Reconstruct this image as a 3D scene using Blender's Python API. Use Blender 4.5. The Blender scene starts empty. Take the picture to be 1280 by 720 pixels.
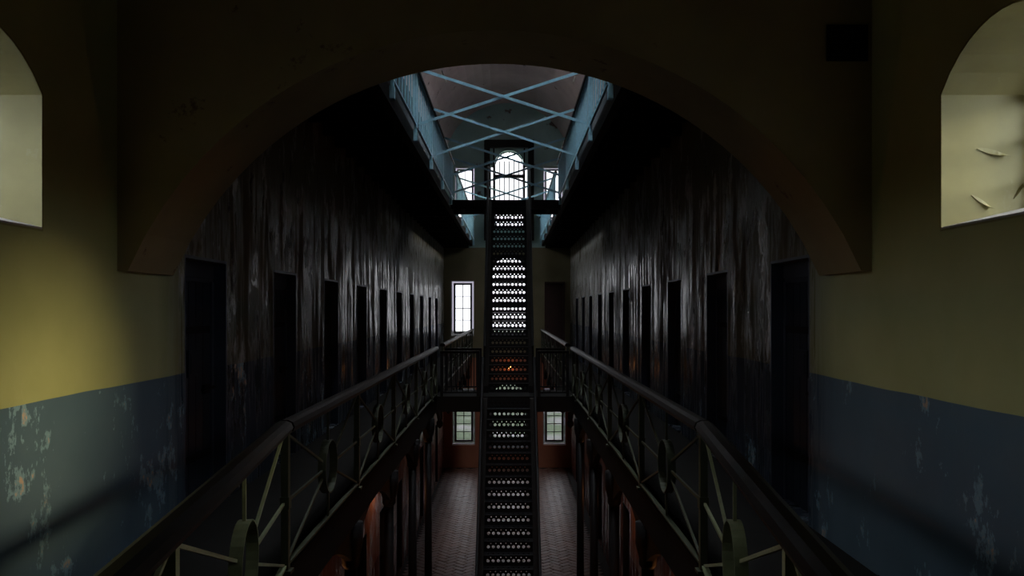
import bpy, bmesh, math, random
from mathutils import Vector, Matrix
random.seed(7)
PI = math.pi
SC = bpy.context.scene
COL = SC.collection

# ------------------------------------------------------------------ camera, sky, sun, exposure
EYE = 1.72
cam_d = bpy.data.cameras.new('camera')
cam_d.sensor_width = 36.0
cam_d.lens = 36.0 * 1000.0 / 1280.0
cam_d.shift_x = 3.0 / 1280.0
cam_d.shift_y = 28.0 / 1280.0
cam_d.clip_end = 900
cam = bpy.data.objects.new('camera', cam_d)
cam.location = (0.10, 0.0, EYE)
cam.rotation_euler = (PI / 2, 0, 0)
COL.objects.link(cam)
SC.camera = cam

SKY_STRENGTH = 15.0
w = bpy.data.worlds.new('overcast_sky')
SC.world = w
w.use_nodes = True
bg = w.node_tree.nodes['Background']
bg.inputs['Color'].default_value = (0.95, 0.97, 1.0, 1)
bg.inputs['Strength'].default_value = SKY_STRENGTH

sun_d = bpy.data.lights.new('hazy_sun', 'SUN')
sun_d.energy = 4.6
sun_d.color = (1.0, 0.82, 0.42)
sun_d.angle = math.radians(14)
sun = bpy.data.objects.new('hazy_sun', sun_d)
sun.rotation_euler = Vector((-1.0, 0.11, -0.29)).to_track_quat('-Z', 'Y').to_euler()
sun.location = (30, -4, 10)
COL.objects.link(sun)

SC.view_settings.view_transform = 'Standard'
SC.view_settings.look = 'None'
SC.view_settings.exposure = 0.0
SC.view_settings.gamma = 1.0
SC.view_settings.use_curve_mapping = False
SC.cycles.max_bounces = 8
SC.cycles.diffuse_bounces = 5
SC.cycles.glossy_bounces = 3
SC.cycles.transparent_max_bounces = 12
SC.cycles.sample_clamp_indirect = 6.0
SC.cycles.caustics_reflective = False
SC.cycles.caustics_refractive = False

# ------------------------------------------------------------------ main dimensions (metres)
XW = 2.5            # inner face of the long walls
WT = 0.7            # wall thickness
YN, YF = -1.6, 31.6  # near and far end walls
Z1, Z2, Z3 = -4.48, 0.0, 4.47   # three floor levels
XV = 1.37           # half width of the open well
ZS = 7.41           # springing of the roof vault
CX = 0.08           # the stair and end windows sit a hand right of centre


# ------------------------------------------------------------------ material helpers
class NT:
    def __init__(self, name):
        self.m = bpy.data.materials.new(name)
        self.m.use_nodes = True
        self.t = self.m.node_tree
        self.b = self.t.nodes['Principled BSDF']

    def n(self, typ, **kw):
        nd = self.t.nodes.new(typ)
        for k, v in kw.items():
            setattr(nd, k, v)
        return nd

    def link(self, a, b):
        self.t.links.new(a, b)

    def put(self, sock, v):
        if hasattr(v, 'is_linked') or isinstance(v, bpy.types.NodeSocket):
            self.link(v, sock)
        else:
            if isinstance(v, tuple) and len(v) == 3 and sock.type == 'RGBA':
                v = v + (1,)
            sock.default_value = v

    def math(self, op, a, b=0.0, c=None, clamp=False):
        nd = self.n('ShaderNodeMath', operation=op, use_clamp=clamp)
        self.put(nd.inputs[0], a)
        self.put(nd.inputs[1], b)
        if c is not None:
            self.put(nd.inputs[2], c)
        return nd.outputs[0]

    def mix(self, f, a, b):
        nd = self.n('ShaderNodeMix', data_type='RGBA')
        self.put(nd.inputs[0], f)
        self.put(nd.inputs[6], a)
        self.put(nd.inputs[7], b)
        return nd.outputs[2]

    def pos(self):
        return self.n('ShaderNodeNewGeometry').outputs['Position']

    def obj(self):
        return self.n('ShaderNodeTexCoord').outputs['Object']

    def noise(self, vec, scale=1.0, detail=4.0, rough=0.55, stretch=(1, 1, 1), loc=(0, 0, 0)):
        mp = self.n('ShaderNodeMapping')
        mp.inputs['Scale'].default_value = stretch
        mp.inputs['Location'].default_value = loc
        self.link(vec, mp.inputs['Vector'])
        nz = self.n('ShaderNodeTexNoise')
        nz.inputs['Scale'].default_value = scale
        nz.inputs['Detail'].default_value = detail
        nz.inputs['Roughness'].default_value = rough
        self.link(mp.outputs[0], nz.inputs['Vector'])
        return nz.outputs['Fac']

    def ramp(self, v, lo, hi):
        nd = self.n('ShaderNodeMapRange')
        nd.inputs['From Min'].default_value = lo
        nd.inputs['From Max'].default_value = hi
        self.put(nd.inputs['Value'], v)
        return nd.outputs[0]

    def bump(self, h, strength=0.3, dist=0.02):
        nd = self.n('ShaderNodeBump')
        nd.inputs['Strength'].default_value = strength
        nd.inputs['Distance'].default_value = dist
        self.link(h, nd.inputs['Height'])
        self.link(nd.outputs[0], self.b.inputs['Normal'])

    def out(self, color, rough=0.5, metallic=0.0, spec=0.5):
        self.put(self.b.inputs['Base Color'], color)
        self.put(self.b.inputs['Roughness'], rough)
        self.b.inputs['Metallic'].default_value = metallic
        self.b.inputs['Specular IOR Level'].default_value = spec
        return self.m


def painted(name, col, col2=None, rough=0.45, scale=6.0, metallic=0.0, wear=(0.62, 0.7), bump=0.15, spec=0.5):
    s = NT(name)
    p = s.obj()
    n1 = s.noise(p, scale, 5)
    c = s.mix(s.ramp(n1, 0.3, 0.7), tuple(x * 0.8 for x in col), tuple(min(1, x * 1.12) for x in col))
    if col2:
        n2 = s.noise(p, scale * 2.3, 8, 0.65, loc=(3, 1, 7))
        c = s.mix(s.ramp(n2, *wear), c, col2)
    s.bump(n1, bump, 0.01)
    return s.out(c, rough, metallic, spec)


def wall_paint(name):
    """Long walls: dado and upper paint on each storey, chalky and flaking beyond the arch."""
    s = NT(name)
    P = s.pos()
    sep = s.n('ShaderNodeSeparateXYZ')
    s.link(P, sep.inputs[0])
    x, y, z = sep.outputs
    wob = s.math('MULTIPLY', s.math('SUBTRACT', s.noise(P, 0.7, 2), 0.5), 0.04)
    zz = s.math('ADD', z, wob)
    gt = lambda v: s.math('GREATER_THAN', zz, v)
    big = s.noise(P, 0.9, 5)
    fine = s.noise(P, 9, 5)
    yellow = s.mix(s.ramp(big, 0.3, 0.7), (0.41, 0.39, 0.165), (0.54, 0.51, 0.235))
    blue = s.mix(s.ramp(big, 0.3, 0.7), (0.085, 0.135, 0.185), (0.135, 0.19, 0.24))
    redup = s.mix(s.ramp(big, 0.3, 0.7), (0.30, 0.15, 0.11), (0.42, 0.24, 0.19))
    redlow = s.mix(s.ramp(big, 0.3, 0.7), (0.15, 0.06, 0.045), (0.2, 0.09, 0.07))
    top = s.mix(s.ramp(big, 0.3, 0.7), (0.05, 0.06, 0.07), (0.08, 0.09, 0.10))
    # flaking
    pn = s.noise(P, 1.5, 10, 0.66, stretch=(1, 1.5, 0.75), loc=(2.3, 0.4, 1.7))
    pn2 = s.noise(P, 5.5, 8, 0.7, stretch=(1, 1, 0.45))
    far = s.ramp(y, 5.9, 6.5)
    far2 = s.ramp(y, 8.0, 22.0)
    yellow = s.mix(far, yellow, s.mix(s.ramp(big, 0.3, 0.7), (0.085, 0.074, 0.045), (0.13, 0.115, 0.075)))  # base darkened beyond the arch: the dimness of the hall put into the paint
    blue = s.mix(far, blue, s.mix(s.ramp(big, 0.3, 0.7), (0.028, 0.036, 0.055), (0.045, 0.055, 0.075)))  # dado darkened likewise to keep the hall dim
    # dado flakes: pale blue undercoat with rusty plaster specks
    pn3 = s.noise(P, 13, 9, 0.72, stretch=(1, 1, 0.7), loc=(5, 5, 1))
    rag = s.math('ADD', pn, s.math('MULTIPLY', s.math('SUBTRACT', pn3, 0.5), 0.45))
    dm = s.math('MULTIPLY', s.ramp(rag, 0.585, 0.605), s.ramp(pn2, 0.44, 0.50))
    blue = s.mix(s.math('MULTIPLY', dm, 0.85), blue, (0.26, 0.40, 0.50))
    dm2 = s.math('MULTIPLY', s.ramp(rag, 0.63, 0.66), s.ramp(pn3, 0.53, 0.58))
    blue = s.mix(dm2, blue, (0.62, 0.42, 0.30))
    # upper wall flakes beyond the arch: white plaster and dark scabs
    um = s.math('MULTIPLY', s.ramp(s.math('ADD', pn, s.math('MULTIPLY', far2, 0.16)), 0.56, 0.60), far)
    um = s.math('MULTIPLY', um, s.ramp(pn2, 0.40, 0.50))
    yel2 = s.mix(um, yellow, (0.26, 0.245, 0.225))
    dk = s.math('MULTIPLY', s.ramp(s.noise(P, 2.6, 9, 0.7, stretch=(1, 1.3, 0.6), loc=(9, 2, 4)), 0.60, 0.63), far)
    yel2 = s.mix(dk, yel2, (0.05, 0.04, 0.035))
    nick = s.ramp(s.noise(P, 3.2, 6, 0.6, loc=(4, 4, 9)), 0.735, 0.75)
    yel2 = s.mix(nick, yel2, (0.12, 0.10, 0.06))
    l2 = s.mix(gt(1.22), blue, yel2)
    l1 = s.mix(gt(-3.15), redlow, redup)
    c = s.mix(gt(-0.15), l1, l2)
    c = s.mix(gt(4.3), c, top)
    streak = s.noise(P, 3.0, 6, 0.6, stretch=(1, 2.2, 0.22), loc=(1, 6, 2))
    matte = s.ramp(streak, 0.44, 0.56)
    # gloss paint only reaches about head height over the doors; limewash above
    lime = s.ramp(s.math('ADD', z, s.math('MULTIPLY', s.math('SUBTRACT', pn2, 0.5), 1.6)), 2.5, 3.3)
    matte = s.math('MAXIMUM', matte, lime)
    rough = s.math('ADD', s.math('SUBTRACT', 0.45, s.math('MULTIPLY', far, 0.28)), s.math('MULTIPLY', s.math('MULTIPLY', matte, far), 0.55))
    rough = s.math('ADD', rough, s.math('MULTIPLY', dk, 0.4))
    h = s.math('ADD', s.math('MULTIPLY', um, 0.7), s.math('ADD', s.math('MULTIPLY', dm, 0.5), s.math('MULTIPLY', fine, 0.35)))
    h = s.math('SUBTRACT', h, s.math('MULTIPLY', dk, 0.6))
    h = s.math('ADD', h, s.math('MULTIPLY', streak, s.math('MULTIPLY', far, 0.5)))
    s.bump(h, 0.20, 0.010)
    m_ = s.out(c, rough, spec=0.3)
    s.put(s.b.inputs['Specular IOR Level'], s.math('MULTIPLY', 0.34, s.math('SUBTRACT', 1.0, s.math('MULTIPLY', s.math('MULTIPLY', matte, far), 0.93))))
    return m_


def end_paint(name):
    s = NT(name)
    P = s.pos()
    sep = s.n('ShaderNodeSeparateXYZ')
    s.link(P, sep.inputs[0])
    z = sep.outputs[2]
    big = s.noise(P, 0.9, 5)
    gt = lambda v: s.math('GREATER_THAN', z, v)
    teal = s.mix(s.ramp(big, 0.3, 0.7), (0.27, 0.42, 0.42), (0.36, 0.52, 0.50))
    cream = s.mix(s.ramp(big, 0.3, 0.7), (0.13, 0.11, 0.055), (0.19, 0.16, 0.09))
    red = s.mix(s.ramp(big, 0.3, 0.7), (0.32, 0.11, 0.06), (0.44, 0.17, 0.10))
    stain = s.ramp(s.noise(P, 1.6, 8, 0.65, loc=(1, 5, 3)), 0.63, 0.68)
    teal = s.mix(stain, teal, (0.10, 0.06, 0.05))
    c = s.mix(gt(4.2), s.mix(gt(-0.15), red, cream), teal)
    s.bump(s.noise(P, 8, 5), 0.3, 0.01)
    return s.out(c, 0.5)


def vault_paint(name):
    s = NT(name)
    P = s.pos()
    big = s.noise(P, 0.8, 5)
    c = s.mix(s.ramp(big, 0.3, 0.7), (0.50, 0.40, 0.40), (0.66, 0.55, 0.53))
    fl = s.ramp(s.noise(P, 1.9, 9, 0.7, loc=(3, 1, 2)), 0.64, 0.67)
    c = s.mix(fl, c, (0.10, 0.075, 0.07))
    s.bump(s.math('ADD', s.noise(P, 7, 5), s.math('MULTIPLY', fl, -1.0)), 0.4, 0.01)
    return s.out(c, 0.6)


def arch_paint(name):
    s = NT(name)
    P = s.pos()
    big = s.noise(P, 1.1, 5)
    c = s.mix(s.ramp(big, 0.3, 0.7), (0.30, 0.23, 0.12), (0.40, 0.31, 0.17))
    n2 = s.ramp(s.noise(P, 2.4, 9, 0.7, loc=(8, 2, 2)), 0.62, 0.66)
    c = s.mix(n2, c, (0.16, 0.09, 0.05))
    s.bump(s.noise(P, 8, 5), 0.3, 0.01)
    return s.out(c, 0.6)


def glass_mat(name, tint=(0.93, 0.96, 0.97, 1)):
    s = NT(name)
    tr = s.n('ShaderNodeBsdfTransparent')
    tr.inputs[0].default_value = tint
    gl = s.n('ShaderNodeBsdfGlossy')
    gl.inputs['Roughness'].default_value = 0.05
    mx = s.n('ShaderNodeMixShader')
    fr = s.n('ShaderNodeFresnel')
    fr.inputs['IOR'].default_value = 1.3
    s.link(fr.outputs[0], mx.inputs[0])
    s.link(tr.outputs[0], mx.inputs[1])
    s.link(gl.outputs[0], mx.inputs[2])
    s.link(mx.outputs[0], s.t.nodes['Material Output'].inputs['Surface'])
    return s.m


def glow_mat(name, col, strength):
    s = NT(name)
    s.b.inputs['Emission Color'].default_value = col + (1,)
    s.b.inputs['Emission Strength'].default_value = strength
    return s.out(col, 0.4)


def ground_mat(name):
    s = NT(name)
    P = s.pos()
    n1 = s.noise(P, 0.25, 6)
    n2 = s.noise(P, 1.5, 6)
    c = s.mix(s.ramp(n2, 0.35, 0.65), (0.03, 0.055, 0.02), (0.07, 0.10, 0.05))
    c = s.mix(s.ramp(n1, 0.48, 0.56), c, (0.17, 0.17, 0.17))
    return s.out(c, 0.9)


def brick_mat(name):
    s = NT(name)
    P = s.pos()
    inf = s.n('ShaderNodeObjectInfo').outputs['Random']
    n1 = s.noise(P, 3.0, 4)
    n2 = s.noise(P, 14, 6)
    c = s.mix(s.ramp(n1, 0.3, 0.7), (0.11, 0.045, 0.032), (0.21, 0.098, 0.07))
    c = s.mix(s.math('MULTIPLY', inf, 0.35), c, (0.17, 0.13, 0.12))
    s.bump(n2, 0.35, 0.008)
    return s.out(c, s.math('ADD', 0.22, s.math('MULTIPLY', n2, 0.3)))


M = {}
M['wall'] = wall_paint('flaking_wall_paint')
M['end'] = end_paint('end_wall_paint')
M['vault'] = vault_paint('vault_plaster')
M['arch'] = arch_paint('arch_plaster')
M['reveal'] = painted('reveal_paint', (0.33, 0.295, 0.115), (0.40, 0.37, 0.19), 0.5, 2.0)
M['sill'] = painted('sill_paint', (0.62, 0.58, 0.62), (0.35, 0.3, 0.3), 0.4, 5.0)
M['glass'] = glass_mat('window_glass')
M['dimmed_glass'] = glass_mat('dimmed_glass', (0.37, 0.37, 0.375, 1))  # tint lowered to cut the daylight entering through the end windows
M['frosted_glass'] = glass_mat('frosted_glass', (0.17, 0.165, 0.18, 1))
M['white'] = painted('white_frame_paint', (0.66, 0.63, 0.60), (0.4, 0.35, 0.3), 0.4)
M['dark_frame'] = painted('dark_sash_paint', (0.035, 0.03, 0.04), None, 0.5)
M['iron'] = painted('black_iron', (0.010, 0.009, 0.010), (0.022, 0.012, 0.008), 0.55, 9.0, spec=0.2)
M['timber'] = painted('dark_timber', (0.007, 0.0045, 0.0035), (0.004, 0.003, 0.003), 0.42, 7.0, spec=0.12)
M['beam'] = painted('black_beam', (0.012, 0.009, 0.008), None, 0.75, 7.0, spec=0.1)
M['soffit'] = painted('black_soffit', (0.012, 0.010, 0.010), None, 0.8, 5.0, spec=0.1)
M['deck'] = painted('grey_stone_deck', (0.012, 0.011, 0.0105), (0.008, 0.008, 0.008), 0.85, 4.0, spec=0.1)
M['green'] = painted('pale_green_iron', (0.27, 0.30, 0.17), (0.12, 0.08, 0.04), 0.4, 12.0, wear=(0.66, 0.72))
M['shaded_green'] = painted('shaded_green_iron', (0.052, 0.058, 0.034), (0.03, 0.02, 0.012), 0.5, 12.0, spec=0.3)  # darker copy of the rail green, middle gallery shade put into the colour
M['cyan'] = painted('sky_blue_iron', (0.30, 0.56, 0.70), (0.48, 0.58, 0.60), 0.4, 10.0, wear=(0.66, 0.74))
M['door'] = painted('blue_black_door', (0.018, 0.024, 0.040), (0.01, 0.01, 0.012), 0.45, 5.0)
M['jamb'] = painted('blue_jamb_paint', (0.045, 0.055, 0.09), (0.08, 0.085, 0.10), 0.45, 4.0)
M['red_door'] = painted('red_brown_door', (0.045, 0.016, 0.012), None, 0.6, 5.0)
M['mortar'] = painted('floor_bed', (0.035, 0.028, 0.026), None, 0.8, 9.0)
M['brick'] = brick_mat('red_brown_paver')
M['ground'] = ground_mat('outdoor_ground')
M['blocking_wall_stone'] = painted('blocking_wall_stone', (0.07, 0.07, 0.075), (0.04, 0.04, 0.04), 0.9, 1.5)
M['bulb'] = glow_mat('warm_lamp_glass', (1.0, 0.42, 0.12), 14.0)


# ------------------------------------------------------------------ mesh helpers
class MB:
    def __init__(self):
        self.v, self.f = [], []

    def add(self, verts, faces):
        o = len(self.v)
        self.v += [tuple(p) for p in verts]
        self.f += [tuple(i + o for i in fc) for fc in faces]
        return self

    HEX = [(0, 3, 2, 1), (4, 5, 6, 7), (0, 1, 5, 4), (1, 2, 6, 5), (2, 3, 7, 6), (3, 0, 4, 7)]

    def hexa(self, p):
        return self.add(p, self.HEX)

    def box(self, x0, x1, y0, y1, z0, z1):
        return self.hexa([(x0, y0, z0), (x1, y0, z0), (x1, y1, z0), (x0, y1, z0),
                          (x0, y0, z1), (x1, y0, z1), (x1, y1, z1), (x0, y1, z1)])

    def bar(self, a, b, wd, ht, up=(0, 0, 1)):
        a, b = Vector(a), Vector(b)
        d = (b - a).normalized()
        u = Vector(up)
        if abs(d.dot(u)) > 0.98:
            u = Vector((0, 1, 0))
        s = d.cross(u).normalized() * wd / 2
        t = s.cross(d).normalized() * ht / 2
        return self.hexa([a - s - t, a + s - t, b + s - t, b - s - t, a - s + t, a + s + t, b + s + t, b - s + t])

    def tube(self, pts, r, n=8):
        pts = [Vector(p) for p in pts]
        vs, fs = [], []
        for i, p in enumerate(pts):
            d = (pts[min(i + 1, len(pts) - 1)] - pts[max(i - 1, 0)]).normalized()
            u = Vector((0, 0, 1)) if abs(d.z) < 0.9 else Vector((1, 0, 0))
            s = d.cross(u).normalized()
            t = s.cross(d)
            rr = r[i] if isinstance(r, (list, tuple)) else r
            for k in range(n):
                a = 2 * PI * k / n
                vs.append(p + s * rr * math.cos(a) + t * rr * math.sin(a))
        for i in range(len(pts) - 1):
            for k in range(n):
                fs.append((i * n + k, i * n + (k + 1) % n, (i + 1) * n + (k + 1) % n, (i + 1) * n + k))
        fs.append(tuple(range(n))[::-1])
        fs.append(tuple((len(pts) - 1) * n + k for k in range(n)))
        return self.add(vs, fs)

    def lathe(self, prof, n=12, c=(0, 0)):
        vs, fs = [], []
        for r, z in prof:
            for k in range(n):
                a = 2 * PI * k / n
                vs.append((c[0] + r * math.cos(a), c[1] + r * math.sin(a), z))
        for i in range(len(prof) - 1):
            for k in range(n):
                fs.append((i * n + k, i * n + (k + 1) % n, (i + 1) * n + (k + 1) % n, (i + 1) * n + k))
        fs.append(tuple(range(n))[::-1])
        fs.append(tuple((len(prof) - 1) * n + k for k in range(n)))
        return self.add(vs, fs)

    def prism(self, poly, axis, a0, a1):
        """Extrude a 2D polygon along an axis: 'x' (poly is y,z), 'y' (poly is x,z), 'z' (poly is x,y)."""
        mk = {'x': lambda p, a: (a, p[0], p[1]), 'y': lambda p, a: (p[0], a, p[1]), 'z': lambda p, a: (p[0], p[1], a)}[axis]
        n = len(poly)
        vs = [mk(p, a0) for p in poly] + [mk(p, a1) for p in poly]
        fs = [tuple(range(n))[::-1], tuple(range(n, 2 * n))] + [(i, (i + 1) % n, n + (i + 1) % n, n + i) for i in range(n)]
        return self.add(vs, fs)

    def mesh(self, name, smooth=False):
        me = bpy.data.meshes.new(name)
        me.from_pydata(self.v, [], self.f)
        bm = bmesh.new()
        bm.from_mesh(me)
        bmesh.ops.recalc_face_normals(bm, faces=bm.faces)
        bm.to_mesh(me)
        bm.free()
        if smooth:
            me.polygons.foreach_set('use_smooth', [True] * len(me.polygons))
        return me


def link(name, me, mat, parent=None, loc=(0, 0, 0), rot=(0, 0, 0), label=None, kind=None):
    """One mesh object.  loc is in world axes; a parent Empty is never rotated."""
    o = bpy.data.objects.new(name, me)
    if mat is not None and len(me.materials) == 0:
        me.materials.append(mat)
    COL.objects.link(o)
    off = Vector(loc)
    if parent is not None:
        o.parent = parent
        p = parent
        while p is not None:
            off = off - p.location
            p = p.parent
    o.location = off
    o.rotation_euler = rot
    if label:
        o['label'] = label
    if kind:
        o['kind'] = kind
    return o


def sub(name, me, parent):
    """A sub-part sharing its parent's own frame."""
    o = bpy.data.objects.new(name, me)
    COL.objects.link(o)
    o.parent = parent
    return o


def part(name, mb, mat, parent, smooth=False, **kw):
    """A part built in world coordinates: the mesh is moved so that its own origin is the parent's."""
    base = Vector((0, 0, 0))
    p = parent
    while p is not None:
        base = base + p.location
        p = p.parent
    mb.v = [tuple(Vector(q) - base) for q in mb.v]
    return link(name, mb.mesh(name, smooth), mat, parent, loc=base, **kw)


def tag(o, label, cat, group=None, kind=None):
    o['label'] = label
    o['category'] = cat
    if group:
        o['group'] = group
    if kind:
        o['kind'] = kind
    return o


def thing(name, label, cat, loc=(0, 0, 0), group=None, kind=None):
    o = bpy.data.objects.new(name, None)
    o.empty_display_size = 0.2
    COL.objects.link(o)
    o.location = loc
    return tag(o, label, cat, group, kind)


def ordinal(k):
    return ['first', 'second', 'third', 'fourth', 'fifth', 'sixth', 'seventh', 'eighth', 'ninth', 'tenth',
            'eleventh', 'twelfth'][k]


def arch_top(op, u):
    u0, u1, v0, v1, rise = op
    if rise <= 0:
        return v1
    h = (u1 - u0) / 2
    R = (h * h + rise * rise) / (2 * rise)
    du = min(abs(u - (u0 + u1) / 2), h)
    return v1 + rise - (R - math.sqrt(max(R * R - du * du, 0)))


def pierced_wall(u0, u1, v0, v1, openings, t0, t1, along):
    """Solid wall with openings (u0,u1,v0,v_spring,rise); along='y' -> u is y, thickness in x; 'x' -> u is x."""
    mb = MB()
    us = {u0, u1}
    for op in openings:
        n = 12 if op[4] > 0 else 1
        for i in range(n + 1):
            us.add(round(op[0] + (op[1] - op[0]) * i / n, 5))
    us = sorted(us)
    P = (lambda u, t, v: (t, u, v)) if along == 'y' else (lambda u, t, v: (u, t, v))
    for a, b in zip(us, us[1:]):
        if b - a < 1e-4:
            continue
        m = (a + b) / 2
        ops = sorted([op for op in openings if op[0] < m < op[1]], key=lambda q: q[2])
        lo_a = lo_b = v0
        for op in ops + [None]:
            hi_a = hi_b = v1 if op is None else op[2]
            if hi_a - max(lo_a, lo_b) > 1e-4 or hi_a - min(lo_a, lo_b) > 1e-4:
                mb.hexa([P(a, t0, lo_a), P(b, t0, lo_b), P(b, t1, lo_b), P(a, t1, lo_a),
                         P(a, t0, hi_a), P(b, t0, hi_b), P(b, t1, hi_b), P(a, t1, hi_a)])
            if op is not None:
                lo_a, lo_b = arch_top(op, a), arch_top(op, b)
    return mb


# ------------------------------------------------------------------ the shell
DOOR_W, DOOR_H = 0.96, 2.17
DOOR_Y = [6.88 + 2.4 * k for k in range(10)]
NEARWIN = (3.34, 4.46, 2.16, 2.93, 0.27)
# unseen windows added in the far upper gallery to brighten vault and end wall
ADDED_TOPWIN = [(yc - 0.9, yc + 0.9, 5.62, 6.45, 0.15) for yc in (22.0, 24.4, 26.8, 29.2)]
ops = [NEARWIN] + ADDED_TOPWIN
for yc in DOOR_Y:
    for zb in (Z2, Z1):
        ops.append((yc - DOOR_W / 2, yc + DOOR_W / 2, zb, zb + DOOR_H, 0))
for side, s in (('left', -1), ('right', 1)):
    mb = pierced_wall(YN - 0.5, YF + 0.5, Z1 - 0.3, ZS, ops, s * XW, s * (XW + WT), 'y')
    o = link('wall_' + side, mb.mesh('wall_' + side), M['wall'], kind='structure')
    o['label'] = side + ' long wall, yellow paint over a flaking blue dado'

FW_SIDE = 0.92
L1S = [(CX + sx * 1.80 - FW_SIDE / 2, CX + sx * 1.80 + FW_SIDE / 2, -3.60, -1.35, 0) for sx in (-1, 1)]
L1C = (CX - 0.71, CX + 0.71, -3.60, -1.52, 0.40)
L2L = (CX - 1.84 - FW_SIDE / 2, CX - 1.84 + FW_SIDE / 2, 0.70, 2.90, 0)
L2D = (CX + 1.80 - 0.40, CX + 1.80 + 0.40, 0.0, 2.85, 0)
L2C = (CX - 0.71, CX + 0.71, 0.77, 3.42, 0.50)
L3S = [(CX + sx * 1.75 - 0.40, CX + sx * 1.75 + 0.40, 5.30, 7.42, 0) for sx in (-1, 1)]
L3C = (CX - 0.575, CX + 0.575, 5.05, 7.56, 0.48)
L3N = [(CX + sx * 0.68 - 0.05, CX + sx * 0.68 + 0.05, 5.05, 7.45, 0) for sx in (-1, 1)]
wide = lambda op: (op[0] - 0.10, op[1] + 0.10, op[2] - 0.10, op[3] + 0.10, op[4])
mb = pierced_wall(-XW - WT, XW + WT, Z1 - 0.3, 10.6, [wide(q) for q in [L1C, L2C]] + L1S + L3S + [L2L, L2D, L3C] + L3N, YF, YF + 0.5, 'x')
o = link('wall_far', mb.mesh('wall_far'), M['end'], kind='structure')
o['label'] = 'far end wall, teal above, cream in the middle, red brown at the bottom'
mb = MB().box(-XW - WT, XW + WT, YN - 0.5, YN, Z1 - 0.3, 10.6)
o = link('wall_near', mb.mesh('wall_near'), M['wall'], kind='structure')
o['label'] = 'near end wall behind the landing'

# roof vault
mb = MB()
NV = 28
SKY_Y = ((7.2, 12.4), (20.5, 25.5))
for i in range(NV):
    a, b = PI * i / NV, PI * (i + 1) / NV
    r0, r1 = XW, XW + 0.45
    q = [(r0 * math.cos(t), ZS + r0 * math.sin(t)) for t in (a, b)] + [(r1 * math.cos(t), ZS + r1 * math.sin(t)) for t in (b, a)]
    if 11 <= i <= 16:
        mb.prism(q, 'y', YN - 0.4, SKY_Y[0][0])
        mb.prism(q, 'y', SKY_Y[0][1], SKY_Y[1][0])
        mb.prism(q, 'y', SKY_Y[1][1], YF + 0.4)
    else:
        mb.prism(q, 'y', YN - 0.4, YF + 0.4)
o = link('ceiling', mb.mesh('ceiling'), M['vault'], kind='structure')
o['label'] = 'pale pinkish barrel vault over the upper gallery'

# arch across the hall with the ceiling of the near bay
AY0, AY1 = 5.30, 6.02
R, ZC = 2.65, 0.925
mb = MB()
xs = [-2.43 + 4.86 * i / 40 for i in range(41)]
for a, b in zip(xs, xs[1:]):
    za, zb = ZC + math.sqrt(R * R - a * a), ZC + math.sqrt(R * R - b * b)
    mb.hexa([(a, AY0, za), (b, AY0, zb), (b, AY1, zb), (a, AY1, za), (a, AY0, 4.2), (b, AY0, 4.2), (b, AY1, 4.2), (a, AY1, 4.2)])
zl = ZC + math.sqrt(R * R - 2.43 ** 2)
for s in (-1, 1):
    x0, x1 = sorted((s * 2.43, s * (XW + 0.02)))
    mb.box(x0, x1, AY0, AY1, zl, 4.2)
o = link('wall_arch', mb.mesh('wall_arch'), M['arch'], kind='structure')
o['label'] = 'brown plastered arch spanning the hall'
mb = MB().box(-XW - 0.02, XW + 0.02, YN, AY1, 4.2, Z3)
o = link('ceiling_entry', mb.mesh('ceiling_entry'), M['arch'], kind='structure')
o['label'] = 'plaster ceiling over the near landing'

# ground outside
mb = MB().box(-160, 160, -120, 260, -5.4, -4.9)
o = link('ground', mb.mesh('ground'), M['ground'], kind='structure')
o['label'] = 'grass and gravel outside the windows'


# unseen walls added outside to keep low sky light off the upper walls
for s, sd in ((-1, 'left'), (1, 'right')):
    t = thing('light_blocking_wall', 'unseen dark wall added outside on the %s to block low sky light' % sd, 'wall', (s * 15.0, 10, -4.9))
    x0, x1 = sorted((s * 14.6, s * 15.4))
    part('masonry', MB().box(x0, x1, -60, 90, -4.9, 4.1), M['blocking_wall_stone'], t)
    part('coping', MB().box(x0 - 0.1, x1 + 0.1, -60, 90, 4.1, 4.3), M['blocking_wall_stone'], t)


# ------------------------------------------------------------------ ground floor with herringbone pavers
mb = MB().box(-XW, XW, YN, YF, Z1 - 0.3, Z1 - 0.012)
floor = link('floor', mb.mesh('floor'), M['mortar'], kind='structure')
floor['label'] = 'ground floor of red brown herringbone pavers'
BW = 0.165
gap = 0.016
pavers = []
c45 = math.sqrt(0.5)
for i in range(-140, 260):
    for j in range(-140, 260):
        m = (i - j) % 4
        if m == 0:
            cx, cy, ang = i + 1.0, j + 0.5, 0
        elif m == 3:
            cx, cy, ang = i + 0.5, j + 1.0, PI / 2
        else:
            continue
        X = (cx - cy) * c45 * BW
        Y = (cx + cy) * c45 * BW
        if abs(X) < XW - 0.16 and 6.0 < Y < YF - 0.16:
            pavers.append((X, Y, ang + PI / 4))


def paver_verts():
    l, wd, h, b = BW * 2 - gap, BW - gap, 0.016, 0.006
    lo = [(sx * l / 2, sy * wd / 2, -0.012) for sx, sy in ((-1, -1), (1, -1), (1, 1), (-1, 1))]
    mid = [(x, y, h - b - 0.012) for x, y, z in lo]
    hi = [(x - math.copysign(b, x), y - math.copysign(b, y), h - 0.012) for x, y, z in lo]
    vs = lo + mid + hi
    fs = [(8, 9, 10, 11)]
    for k in range(4):
        n = (k + 1) % 4
        fs += [(k, n, 4 + n, 4 + k), (4 + k, 4 + n, 8 + n, 8 + k)]
    return vs, fs


pv, pf = paver_verts()
pav_me = MB().add(pv, pf).mesh('paving_brick')
pav_me.materials.append(M['brick'])
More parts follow.
